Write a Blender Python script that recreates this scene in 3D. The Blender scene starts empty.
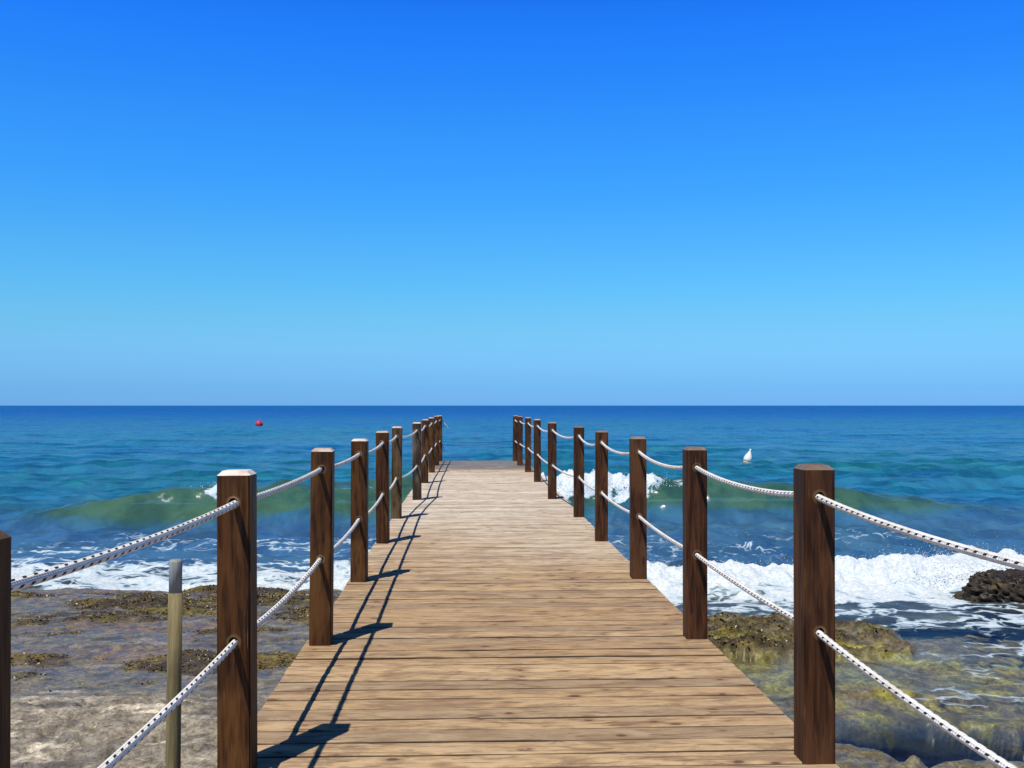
import bpy, bmesh, math, random
import numpy as np

random.seed(7)
R = math.radians
sc = bpy.context.scene
COL = sc.collection
DECK = 0.80          # deck top above mean water (m)
CAM = 2.20           # eye height above mean water
F = 1024.0
PW, PH, HU, HLOW, HR = 0.126, 1.150, 1.030, 0.505, 0.0185   # rope post: width, height, rope hole heights, hole radius

# ------------------------------------------------------------------ helpers
def tag(o, label=None, cat=None, group=None, kind=None):
    if label: o['label'] = label
    if cat: o['category'] = cat
    if group: o['group'] = group
    if kind: o['kind'] = kind
    return o

def empty(name, loc):
    o = bpy.data.objects.new(name, None)
    o.empty_display_size = 0.2
    o.location = loc
    COL.objects.link(o)
    return o

def mesh_obj(name, me, mat=None, parent=None, loc=(0, 0, 0)):
    o = bpy.data.objects.new(name, me)
    o.location = loc
    COL.objects.link(o)
    if mat: me.materials.append(mat)
    if parent: o.parent = parent
    return o

def np_mesh(name, V, Fq, smooth=True):
    me = bpy.data.meshes.new(name)
    V = np.asarray(V, np.float32); Fq = np.asarray(Fq, np.int32)
    n, k = Fq.shape
    me.vertices.add(len(V)); me.vertices.foreach_set('co', V.ravel())
    me.loops.add(n * k); me.loops.foreach_set('vertex_index', Fq.ravel())
    me.polygons.add(n)
    me.polygons.foreach_set('loop_start', np.arange(0, n * k, k, dtype=np.int32))
    me.polygons.foreach_set('loop_total', np.full(n, k, np.int32))
    me.polygons.foreach_set('use_smooth', np.full(n, smooth))
    me.update(calc_edges=True)
    return me

def fattr(me, name, arr):
    a = me.attributes.new(name, 'FLOAT', 'POINT')
    a.data.foreach_set('value', np.asarray(arr, np.float32).ravel())

def cattr(me, name, arr):
    a = me.attributes.new(name, 'FLOAT_COLOR', 'POINT')
    c = np.ones((len(me.vertices), 4), np.float32); c[:, :3] = arr
    a.data.foreach_set('color', c.ravel())

def grid_faces(nr, nc):
    i = np.arange(nr - 1)[:, None] * nc + np.arange(nc - 1)[None, :]
    return np.stack([i, i + 1, i + nc + 1, i + nc], -1).reshape(-1, 4)

def _hash(ix, iy, seed):
    h = (ix.astype(np.int64) * 374761393 + iy.astype(np.int64) * 668265263 + seed * 974711) & 0xffffffff
    h = ((h ^ (h >> 13)) * 1274126177) & 0xffffffff
    h = (h ^ (h >> 16)) & 0xffffffff
    return h

def pn(x, y, seed=0):
    x = np.asarray(x, np.float64); y = np.asarray(y, np.float64)
    ix = np.floor(x); iy = np.floor(y); fx = x - ix; fy = y - iy
    ux = fx * fx * fx * (fx * (fx * 6 - 15) + 10); uy = fy * fy * fy * (fy * (fy * 6 - 15) + 10)
    def g(dx, dy):
        a = _hash(ix + dx, iy + dy, seed) / 4294967295.0 * 2 * np.pi
        return np.cos(a) * (fx - dx) + np.sin(a) * (fy - dy)
    a = g(0, 0) + ux * (g(1, 0) - g(0, 0)); b = g(0, 1) + ux * (g(1, 1) - g(0, 1))
    return (a + uy * (b - a)) * 1.5

def fbm(x, y, seed=0, octv=4, gain=0.5):
    s = 0; a = 1; t = 0
    for i in range(octv):
        s = s + a * pn(x * 2 ** i, y * 2 ** i, seed + i * 17); t += a; a *= gain
    return s / t

def ss(a, b, x):
    t = np.clip((x - a) / (b - a), 0, 1)
    return t * t * (3 - 2 * t)

def lerp(a, b, t): return a + (b - a) * t
def mixc(c, d, t): return c * (1 - t[:, None]) + np.asarray(d)[None, :] * t[:, None]

class NT:
    """small node-tree builder"""
    def __init__(s, name):
        s.m = bpy.data.materials.new(name); s.m.use_nodes = True
        s.t = s.m.node_tree; s.t.nodes.clear()
        s.out = s.n('ShaderNodeOutputMaterial')
    def n(s, typ, **kw):
        nd = s.t.nodes.new(typ)
        for k, v in kw.items(): setattr(nd, k, v)
        return nd
    def l(s, a, b): s.t.links.new(a, b)
    def put(s, sock, v):
        if isinstance(v, bpy.types.NodeSocket): s.l(v, sock)
        else: sock.default_value = v
    def math(s, op, a, b=0.0, c=0.0, clamp=False):
        nd = s.n('ShaderNodeMath', operation=op); nd.use_clamp = clamp
        s.put(nd.inputs[0], a); s.put(nd.inputs[1], b); s.put(nd.inputs[2], c)
        return nd.outputs[0]
    def mix(s, fac, a, b, blend='MIX'):
        nd = s.n('ShaderNodeMix', data_type='RGBA', blend_type=blend)
        s.put(nd.inputs[0], fac); s.put(nd.inputs[6], a if isinstance(a, bpy.types.NodeSocket) else (*a, 1)[:4])
        s.put(nd.inputs[7], b if isinstance(b, bpy.types.NodeSocket) else (*b, 1)[:4])
        return nd.outputs[2]
    def ramp(s, fac, a, b, lo=0.0, hi=1.0):
        nd = s.n('ShaderNodeMapRange', interpolation_type='SMOOTHSTEP')
        s.put(nd.inputs[0], fac); s.put(nd.inputs[1], a); s.put(nd.inputs[2], b)
        s.put(nd.inputs[3], lo); s.put(nd.inputs[4], hi)
        return nd.outputs[0]
    def attr(s, name, out='Fac'):
        return s.n('ShaderNodeAttribute', attribute_name=name).outputs[out]
    def coord(s, scale=(1, 1, 1), src='Object', off=None):
        tc = s.n('ShaderNodeTexCoord')
        mp = s.n('ShaderNodeMapping'); mp.inputs['Scale'].default_value = scale
        v = tc.outputs[src]
        if off is not None:
            ad = s.n('ShaderNodeVectorMath', operation='ADD'); s.l(v, ad.inputs[0]); s.l(off, ad.inputs[1]); v = ad.outputs[0]
        s.l(v, mp.inputs[0])
        return mp.outputs[0]
    def noise(s, vec, scale, detail=3, rough=0.5, out='Fac', dist=0.0):
        nd = s.n('ShaderNodeTexNoise'); s.l(vec, nd.inputs['Vector'])
        nd.inputs['Scale'].default_value = scale; nd.inputs['Detail'].default_value = detail
        nd.inputs['Roughness'].default_value = rough; nd.inputs['Distortion'].default_value = dist
        return nd.outputs[out]
    def voro(s, vec, scale, feature='F1', out='Distance'):
        nd = s.n('ShaderNodeTexVoronoi', feature=feature); s.l(vec, nd.inputs['Vector'])
        nd.inputs['Scale'].default_value = scale
        return nd.outputs[out]
    def bump(s, h, strength=0.3, dist=0.01, normal=None):
        nd = s.n('ShaderNodeBump'); nd.inputs['Strength'].default_value = strength
        nd.inputs['Distance'].default_value = dist; s.l(h, nd.inputs['Height'])
        if normal is not None: s.l(normal, nd.inputs['Normal'])
        return nd.outputs[0]
    def pbr(s, col, rough=0.6, normal=None, spec=0.5, metallic=0.0):
        p = s.n('ShaderNodeBsdfPrincipled')
        s.put(p.inputs['Base Color'], col if isinstance(col, bpy.types.NodeSocket) else (*col, 1))
        s.put(p.inputs['Roughness'], rough); s.put(p.inputs['Specular IOR Level'], spec)
        s.put(p.inputs['Metallic'], metallic)
        if normal is not None: s.l(normal, p.inputs['Normal'])
        return p.outputs[0]
    def done(s, sh): s.l(sh, s.out.inputs[0]); return s.m

# ------------------------------------------------------------------ world
SUNV = np.array([-0.32, -0.52, 1.16]); SUNV /= np.linalg.norm(SUNV)
elev = math.asin(SUNV[2]); rot = math.atan2(SUNV[0], SUNV[1])
w = bpy.data.worlds.new("World"); sc.world = w; w.use_nodes = True
nt = w.node_tree; nt.nodes.clear()
wo = nt.nodes.new('ShaderNodeOutputWorld'); bg = nt.nodes.new('ShaderNodeBackground')
sky = nt.nodes.new('ShaderNodeTexSky'); sky.sky_type = 'NISHITA'; sky.sun_disc = False
sky.sun_elevation = elev; sky.sun_rotation = rot % (2 * math.pi)
sky.altitude = 0.0; sky.air_density = 1.0; sky.dust_density = 0.5; sky.ozone_density = 8.0
# deep clear-day blue: the sky is graded by height above the horizon
wt = nt.nodes.new('ShaderNodeTexCoord'); wsx = nt.nodes.new('ShaderNodeSeparateXYZ'); nt.links.new(wt.outputs['Generated'], wsx.inputs[0])
cr = nt.nodes.new('ShaderNodeValToRGB'); cr.color_ramp.interpolation = 'CARDINAL'
GRADE = [(0, (.46, 1.08, 2.2)), (1, (.41, .96, 1.86)), (3.4, (.53, 1.08, 1.52)), (6, (.50, 1.20, 1.49)), (11, (.34, 1.22, 1.8)),
         (16.4, (.23, 1.14, 2.13)), (22, (.12, .91, 2.25)), (29, (.02, .25, .90)), (40, (.025, .085, .24)), (65, (.045, .07, .12))]
els = cr.color_ramp.elements
while len(els) < len(GRADE): els.new(0.5)
for e_, (dg_, c_) in zip(els, GRADE):
    e_.position = math.sin(R(dg_)); e_.color = (c_[0] / 2.5, c_[1] / 2.5, c_[2] / 2.5, 1)
nt.links.new(wsx.outputs[2], cr.inputs[0])
vm = nt.nodes.new('ShaderNodeVectorMath'); vm.operation = 'MULTIPLY'
vs = nt.nodes.new('ShaderNodeVectorMath'); vs.operation = 'SCALE'; vs.inputs['Scale'].default_value = 2.5
nt.links.new(sky.outputs[0], vm.inputs[0]); nt.links.new(cr.outputs[0], vm.inputs[1]); nt.links.new(vm.outputs[0], vs.inputs[0])
nt.links.new(vs.outputs[0], bg.inputs[0])
bg.inputs[1].default_value = 0.10
nt.links.new(bg.outputs[0], wo.inputs[0])

sun = bpy.data.lights.new('sun', 'SUN'); sun.energy = 4.6; sun.angle = R(0.5); sun.color = (1.0, 0.95, 0.87)
so = bpy.data.objects.new('sun', sun); COL.objects.link(so)
from mathutils import Vector
so.rotation_euler = Vector(SUNV).to_track_quat('Z', 'Y').to_euler(); so.location = (-8, -13, 29)

cam = bpy.data.cameras.new('camera'); co = bpy.data.objects.new('camera', cam); COL.objects.link(co)
cam.sensor_width = 36; cam.lens = 36.0; cam.clip_start = 0.05; cam.clip_end = 100000
YAW = math.atan(42 / F); PIT = math.atan(21.5 / F)
co.location = (0, 0, CAM); co.rotation_euler = (math.pi / 2 + PIT, 0, -YAW)
sc.camera = co
sc.view_settings.view_transform = 'Standard'; sc.view_settings.look = 'None'
sc.view_settings.exposure = 0.0; sc.view_settings.gamma = 1.0

# ------------------------------------------------------------------ materials
def mat_deck():
    t = NT('weathered_deck_wood')
    rnd = t.attr('plank')
    off = t.n('ShaderNodeCombineXYZ'); t.l(t.math('MULTIPLY', rnd, 37.0), off.inputs[0]); t.l(t.math('MULTIPLY', rnd, 91.0), off.inputs[2])
    g1 = t.noise(t.coord((3.4, 30, 30), off=off.outputs[0]), 1.0, 6, 0.66, dist=1.1)
    g2 = t.noise(t.coord((9, 120, 60), off=off.outputs[0]), 1.0, 4, 0.65, dist=0.7)
    blot = t.noise(t.coord((4.2, 12, 1), off=off.outputs[0]), 1.0, 5, 0.66, dist=0.8)
    big = t.noise(t.coord((0.35, 0.28, 1)), 1.0, 3, 0.5)
    kn = t.voro(t.coord((4.6, 7.5, 3), off=off.outputs[0]), 1.0)
    knd = t.math('ADD', kn, t.math('MULTIPLY', t.math('SUBTRACT', g1, 0.5), 0.42))
    knot = t.ramp(knd, 0.05, 0.13, 1.0, 0.0)
    halo = t.ramp(knd, 0.08, 0.34, 1.0, 0.0)
    sep = t.n('ShaderNodeSeparateXYZ'); t.l(t.n('ShaderNodeTexCoord').outputs['Object'], sep.inputs[0])
    y = t.math('ADD', sep.outputs[1], t.math('MULTIPLY', t.math('SUBTRACT', big, 0.5), 11.0))
    bleach = t.math('MULTIPLY', t.ramp(y, 6.5, 15.0), t.ramp(y, 18.0, 21.5, 1.0, 0.6))
    base = t.mix(rnd, (0.445, 0.29, 0.142), (0.58, 0.41, 0.215))
    base = t.mix(t.ramp(t.attr('plank2'), 0.72, 0.95), base, (0.37, 0.265, 0.152))
    pale = t.mix(rnd, (0.56, 0.46, 0.34), (0.74, 0.66, 0.53))
    c = t.mix(bleach, base, pale)
    c = t.mix(t.ramp(blot, 0.46, 0.70, 0.0, 0.75), c, t.mix(bleach, (0.27, 0.16, 0.09), (0.52, 0.40, 0.26)))
    c = t.mix(t.ramp(blot, 0.50, 0.28, 0.0, 0.45), c, t.mix(bleach, (0.56, 0.42, 0.27), (0.82, 0.76, 0.64)))
    c = t.mix(t.ramp(g1, 0.50, 0.66, 0.0, 0.9), c, t.mix(bleach, (0.15, 0.08, 0.045), (0.26, 0.195, 0.14)))
    c = t.mix(t.ramp(g2, 0.52, 0.70, 0.0, 0.6), c, t.mix(bleach, (0.24, 0.15, 0.09), (0.36, 0.29, 0.21)))
    stain = t.noise(t.coord((2.0, 6.5, 1)), 1.0, 6, 0.72, dist=0.7)
    c = t.mix(t.ramp(stain, 0.50, 0.64, 0.0, 0.75), c, t.mix(bleach, (0.25, 0.165, 0.095), (0.34, 0.27, 0.20)))
    c = t.mix(t.ramp(stain, 0.46, 0.30, 0.0, 0.35), c, t.mix(bleach, (0.62, 0.47, 0.28), (0.84, 0.78, 0.66)))
    c = t.mix(t.math('MULTIPLY', halo, 0.6), c, t.mix(bleach, (0.27, 0.15, 0.08), (0.50, 0.38, 0.26)))
    c = t.mix(t.math('MULTIPLY', knot, 0.85), c, (0.085, 0.045, 0.025))
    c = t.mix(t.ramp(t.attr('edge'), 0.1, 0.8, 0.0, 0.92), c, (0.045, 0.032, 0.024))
    wet = t.ramp(t.math('ADD', sep.outputs[1], t.math('MULTIPLY', t.math('SUBTRACT', blot, 0.5), 2.2)), 21.6, 23.2)
    c = t.mix(t.math('MULTIPLY', wet, t.ramp(stain, 0.3, 0.6, 0.55, 0.95)), c, (0.145, 0.125, 0.105))
    nb = t.bump(t.math('SUBTRACT', g2, t.math('MULTIPLY', g1, 1.2)), 0.55, 0.006)
    return t.done(t.pbr(c, t.math('MULTIPLY_ADD', wet, -0.3, 0.78), nb, 0.2))

def mat_post(name, dark, mid, light, wear):
    t = NT(name)
    oi = t.n('ShaderNodeObjectInfo')
    off = t.n('ShaderNodeCombineXYZ')
    t.l(t.math('MULTIPLY', oi.outputs['Random'], 40.0), off.inputs[0]); t.l(t.math('MULTIPLY', oi.outputs['Random'], 77.0), off.inputs[2])
    o = off.outputs[0]
    g = t.noise(t.coord((46, 46, 3.2), off=o), 1.0, 5, 0.6, dist=0.5)
    f = t.noise(t.coord((170, 170, 7), off=o), 1.0, 3, 0.6)
    b = t.noise(t.coord((9, 9, 2.6), off=o), 1.0, 3, 0.55)
    sc_ = t.noise(t.coord((95, 95, 2.4), off=o), 1.0, 3, 0.7)
    c = t.mix(t.ramp(g, 0.35, 0.68), dark, mid)
    c = t.mix(t.ramp(b, 0.42, 0.70, 0.0, 0.75), c, light)
    c = t.mix(t.ramp(f, 0.5, 0.72, 0.0, 0.5), c, dark)
    c = t.mix(t.ramp(sc_, 0.655, 0.73, 0.0, wear), c, (0.36, 0.22, 0.12))
    tw = t.math('MULTIPLY', oi.outputs['Random'], 1.0)
    c = t.mix(1.0, c, t.mix(tw, (0.85, 0.85, 0.85), (1.2, 1.15, 1.05)), 'MULTIPLY')
    # knots
    kn = t.voro(t.coord((11, 11, 3.0), off=o), 1.0)
    c = t.mix(t.ramp(kn, 0.07, 0.16, 0.7, 0.0), c, (0.02, 0.01, 0.006))
    # bleached bevel and end grain on the head of the post, worn wood round the rope holes
    po = t.n('ShaderNodeSeparateXYZ'); t.l(t.n('ShaderNodeTexCoord').outputs['Object'], po.inputs[0])
    cap = t.math('GREATER_THAN', po.outputs[2], PH - 0.0175)
    def ringd(h):
        dz = t.math('SUBTRACT', po.outputs[2], h)
        return t.math('SQRT', t.math('ADD', t.math('MULTIPLY', po.outputs[0], po.outputs[0]), t.math('MULTIPLY', dz, dz)))
    ring = t.ramp(t.math('ADD', t.math('MINIMUM', ringd(HU), ringd(HLOW)), t.math('MULTIPLY', t.math('SUBTRACT', b, 0.5), 0.03)), HR, HR + 0.012, 1.0, 0.0)
    capc = t.mix(t.ramp(b, 0.35, 0.65), (0.80, 0.70, 0.60), (0.50, 0.36, 0.27))
    capamt = t.n('ShaderNodeAttribute', attribute_type='OBJECT', attribute_name='cap_wear').outputs['Fac']
    c = t.mix(t.math('MULTIPLY', cap, capamt), c, capc)
    c = t.mix(t.math('MULTIPLY', ring, t.ramp(b, 0.40, 0.60, 0.2, 0.95)), c, (0.42, 0.27, 0.12))
    nb = t.bump(t.math('ADD', g, t.math('MULTIPLY', f, 0.6)), 0.35, 0.004)
    return t.done(t.pbr(c, t.ramp(b, 0.3, 0.7, 0.5, 0.75), nb, 0.16))

def mat_rope():
    t = NT('braided_rope')
    uv = t.n('ShaderNodeUVMap', uv_map='UVMap')
    s = t.n('ShaderNodeSeparateXYZ'); t.l(uv.outputs[0], s.inputs[0])
    u, v = s.outputs[0], s.outputs[1]
    v8 = t.math('MULTIPLY', v, 8.0)
    lane = t.math('FLOOR', v8); fv = t.math('FRACT', v8)
    even = t.math('LESS_THAN', t.math('FRACT', t.math('MULTIPLY', lane, 0.5)), 0.25)
    uu = t.math('FRACT', t.math('ADD', t.math('MULTIPLY', u, 1 / 0.052), t.math('ADD', t.math('MULTIPLY', lane, 0.25), t.math('MULTIPLY', fv, 0.25))))
    fl = t.math('MULTIPLY', t.math('LESS_THAN', uu, 0.36), even)
    fl = t.math('MULTIPLY', fl, t.math('MULTIPLY', t.math('GREATER_THAN', fv, 0.12), t.math('LESS_THAN', fv, 0.92)))
    dirt = t.noise(t.coord((9, 9, 9)), 1.0, 4, 0.6)
    fib = t.noise(t.coord((160, 160, 160)), 1.0, 2, 0.5)
    c = t.mix(t.ramp(dirt, 0.35, 0.7), (0.86, 0.84, 0.79), (0.70, 0.66, 0.58))
    c = t.mix(t.ramp(fib, 0.5, 0.8, 0.0, 0.4), c, (0.45, 0.41, 0.34))
    c = t.mix(fl, c, (0.03, 0.027, 0.025))
    a1 = t.math('SINE', t.math('ADD', t.math('MULTIPLY', u, 2 * math.pi / 0.026), t.math('MULTIPLY', v, 2 * math.pi * 4)))
    a2 = t.math('SINE', t.math('SUBTRACT', t.math('MULTIPLY', u, 2 * math.pi / 0.026), t.math('MULTIPLY', v, 2 * math.pi * 4)))
    hgt = t.math('ADD', t.math('MULTIPLY', a1, a2), t.math('MULTIPLY', fib, 0.8))
    return t.done(t.pbr(c, 0.8, t.bump(hgt, 0.55, 0.003), 0.2))

def mat_simple_wood(name, a, b, sc3=(40, 40, 4)):
    t = NT(name)
    g = t.noise(t.coord(sc3), 1.0, 5, 0.62, dist=0.4)
    h = t.noise(t.coord(tuple(x * 0.2 for x in sc3)), 1.0, 3, 0.5)
    c = t.mix(t.ramp(g, 0.35, 0.68), a, b)
    c = t.mix(t.ramp(h, 0.55, 0.8, 0, 0.6), c, tuple(x * 0.5 for x in a))
    return t.done(t.pbr(c, 0.7, t.bump(g, 0.4, 0.004), 0.3))

def mat_rock():
    t = NT('shore_rock')
    col = t.attr('rockcol', 'Color'); wet = t.attr('wet')
    n1 = t.noise(t.coord((1, 1, 1)), 9.0, 6, 0.68)
    n2 = t.noise(t.coord((1, 1, 1)), 40.0, 5, 0.75)
    n3 = t.voro(t.coord((1, 1.3, 1)), 22.0)
    c = t.mix(t.ramp(n1, 0.35, 0.68), t.mix(1.0, col, (0.55, 0.52, 0.5), 'MULTIPLY'), t.mix(1.0, col, (1.35, 1.32, 1.25), 'MULTIPLY'))
    c = t.mix(t.ramp(n2, 0.50, 0.66, 0.0, 0.8), c, t.mix(1.0, c, (0.28, 0.27, 0.27), 'MULTIPLY'))
    c = t.mix(t.ramp(n2, 0.46, 0.32, 0.0, 0.7), c, t.mix(1.0, c, (1.9, 1.85, 1.7), 'MULTIPLY'))
    hgt = t.math('ADD', t.math('ADD', n1, t.math('MULTIPLY', n2, 0.6)), t.math('MULTIPLY', t.ramp(n3, 0.0, 0.4), 0.35))
    nb = t.bump(hgt, 0.8, 0.02)
    dry = t.pbr(c, 0.85, nb, 0.25)
    wetb = t.bump(t.math('ADD', n1, t.math('MULTIPLY', n2, 0.3)), 0.25, 0.012)
    wets = t.pbr(t.mix(1.0, c, (0.92, 0.88, 0.86), 'MULTIPLY'), 0.36, wetb, 0.35)
    m = t.n('ShaderNodeMixShader'); t.put(m.inputs[0], t.math('MULTIPLY', wet, t.ramp(n1, 0.62, 0.42), clamp=True)); t.l(dry, m.inputs[1]); t.l(wets, m.inputs[2])
    return t.done(m.outputs[0])

def mat_sea():
    t = NT('sea_water')
    foam = t.attr('foam'); depth = t.attr('depth'); tint = t.attr('tint', 'Color'); rip = t.attr('ripple')
    geo = t.n('ShaderNodeNewGeometry')
    # ripples as slope vectors (they keep their strength at any distance)
    def slope(scale3, k, det):
        nz = t.noise(t.coord(scale3), 1.0, det, 0.6, out='Color')
        v = t.n('ShaderNodeVectorMath', operation='SUBTRACT'); t.l(nz, v.inputs[0]); v.inputs[1].default_value = (0.5, 0.5, 0.5)
        m = t.n('ShaderNodeVectorMath', operation='MULTIPLY'); t.l(v.outputs[0], m.inputs[0]); m.inputs[1].default_value = (k * 0.6, k, 0)
        return m.outputs[0]
    s1 = slope((0.55, 0.9, 1), 1.1, 5); s2 = slope((3.2, 4.6, 1), 1.2, 6); s3 = slope((0.09, 0.17, 1), 0.75, 8)
    ad = t.n('ShaderNodeVectorMath', operation='ADD'); t.l(s1, ad.inputs[0]); t.l(s2, ad.inputs[1])
    ad0 = ad; ad = t.n('ShaderNodeVectorMath', operation='ADD'); t.l(ad0.outputs[0], ad.inputs[0]); t.l(s3, ad.inputs[1])
    scl = t.n('ShaderNodeVectorMath', operation='SCALE'); t.l(ad.outputs[0], scl.inputs[0]); t.l(rip, scl.inputs['Scale'])
    a2 = t.n('ShaderNodeVectorMath', operation='ADD'); t.l(geo.outputs['Normal'], a2.inputs[0]); t.l(scl.outputs[0], a2.inputs[1])
    nn = t.n('ShaderNodeVectorMath', operation='NORMALIZE'); t.l(a2.outputs[0], nn.inputs[0])
    N = nn.outputs[0]
    # body colour: long drifting patches, plus wavelet light and dark painted in as streaks
    p1 = t.noise(t.coord((0.05, 0.16, 1)), 1.0, 4, 0.6)
    p2 = t.noise(t.coord((0.9, 0.42, 1)), 1.0, 5, 0.7)
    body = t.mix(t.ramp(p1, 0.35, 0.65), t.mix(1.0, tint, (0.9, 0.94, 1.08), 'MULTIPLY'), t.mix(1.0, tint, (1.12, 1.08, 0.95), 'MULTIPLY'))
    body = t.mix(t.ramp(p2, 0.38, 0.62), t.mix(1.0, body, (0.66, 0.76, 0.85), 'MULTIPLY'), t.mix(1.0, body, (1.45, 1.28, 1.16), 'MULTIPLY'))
    dif = t.n('ShaderNodeBsdfDiffuse'); t.l(body, dif.inputs[0]); t.l(N, dif.inputs['Normal'])
    tr = t.n('ShaderNodeBsdfTransparent'); tr.inputs[0].default_value = (0.95, 0.97, 0.93, 1)
    mx = t.n('ShaderNodeMixShader')
    op = t.math('SUBTRACT', 1.0, t.math('EXPONENT', t.math('MULTIPLY', depth, -0.45)), clamp=True)
    t.l(op, mx.inputs[0]); t.l(tr.outputs[0], mx.inputs[1]); t.l(dif.outputs[0], mx.inputs[2])
    gl = t.n('ShaderNodeBsdfGlossy'); gl.inputs['Roughness'].default_value = 0.19; t.l(N, gl.inputs['Normal'])
    fr = t.n('ShaderNodeFresnel'); fr.inputs[0].default_value = 1.33; t.l(N, fr.inputs['Normal'])
    frs = t.math('MULTIPLY', fr.outputs[0], 0.47)
    wv = t.n('ShaderNodeMixShader'); t.l(frs, wv.inputs[0]); t.l(mx.outputs[0], wv.inputs[1]); t.l(gl.outputs[0], wv.inputs[2])
    # foam: lacy where thin, solid where thick
    warp = t.noise(t.coord((1, 1, 1)), 1.6, 3, 0.6, out='Color')
    wsc = t.n('ShaderNodeVectorMath', operation='SCALE'); t.l(warp, wsc.inputs[0]); wsc.inputs['Scale'].default_value = 0.9
    cell = t.voro(t.coord((1.5, 2.6, 1), off=wsc.outputs[0]), 1.0, 'DISTANCE_TO_EDGE')
    cell2 = t.voro(t.coord((5, 8, 1), off=wsc.outputs[0]), 1.0, 'DISTANCE_TO_EDGE')
    fn = t.noise(t.coord((1.4, 3.0, 2)), 1.0, 6, 0.68, dist=0.8)
    lace = t.math('ADD', t.math('MULTIPLY', t.ramp(cell, 0.0, 0.30), 0.5), t.math('MULTIPLY', t.ramp(cell2, 0.0, 0.28), 0.28))
    lace = t.math('ADD', lace, t.math('MULTIPLY', fn, 0.85))
    thr = t.math('SUBTRACT', t.math('MULTIPLY', foam, 1.75), 0.10)
    fm = t.ramp(t.math('SUBTRACT', thr, lace), -0.10, 0.26)
    fine = t.noise(t.coord((1, 1, 1)), 26.0, 4, 0.7)
    fcol = t.mix(t.ramp(fine, 0.35, 0.65), (0.52, 0.62, 0.67), (0.80, 0.83, 0.84))
    fcol = t.mix(t.ramp(t.math('SUBTRACT', thr, lace), 0.7, 0.0, 0.0, 0.55), fcol, (0.36, 0.55, 0.66))
    fb = t.bump(t.math('ADD', fn, t.math('MULTIPLY', fine, 0.5)), 0.7, 0.06)
    fsh = t.pbr(fcol, 0.8, fb, 0.2)
    o = t.n('ShaderNodeMixShader'); t.l(fm, o.inputs[0]); t.l(wv.outputs[0], o.inputs[1]); t.l(fsh, o.inputs[2])
    return t.done(o.outputs[0])

def mat_plain(name, col, rough=0.5, var=0.25, scale=8, spec=0.4):
    t = NT(name)
    n = t.noise(t.coord((1, 1, 1)), scale, 4, 0.6)
    c = t.mix(t.ramp(n, 0.35, 0.7), col, tuple(x * (1 - var) for x in col))
    return t.done(t.pbr(c, rough, t.bump(n, 0.1, 0.005), spec))

M_deck = mat_deck()
M_post = mat_post('dark_stained_post_wood', (0.020, 0.008, 0.003), (0.092, 0.036, 0.010), (0.150, 0.068, 0.020), 0.7)
M_postr = mat_post('reddish_stained_post_wood', (0.024, 0.010, 0.005), (0.092, 0.036, 0.014), (0.130, 0.058, 0.024), 0.5)
M_postw = mat_post('weathered_post_wood', (0.035, 0.020, 0.009), (0.135, 0.078, 0.034), (0.20, 0.125, 0.058), 0.7)
M_postg = mat_post('greyed_post_wood', (0.016, 0.011, 0.007), (0.065, 0.044, 0.026), (0.17, 0.13, 0.09), 0.7)
M_rope = mat_rope()
M_beam = mat_simple_wood('beam_wood', (0.10, 0.065, 0.04), (0.20, 0.135, 0.085), (3, 40, 40))
M_pile = mat_simple_wood('piling_wood', (0.05, 0.04, 0.028), (0.13, 0.10, 0.07))
M_rock = mat_rock()
M_sea = mat_sea()

# ------------------------------------------------------------------ terrain and sea shape
LEDGE = dict(x0=1.0, x1=3.95, y0=8.2, y1=10.1)

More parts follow.
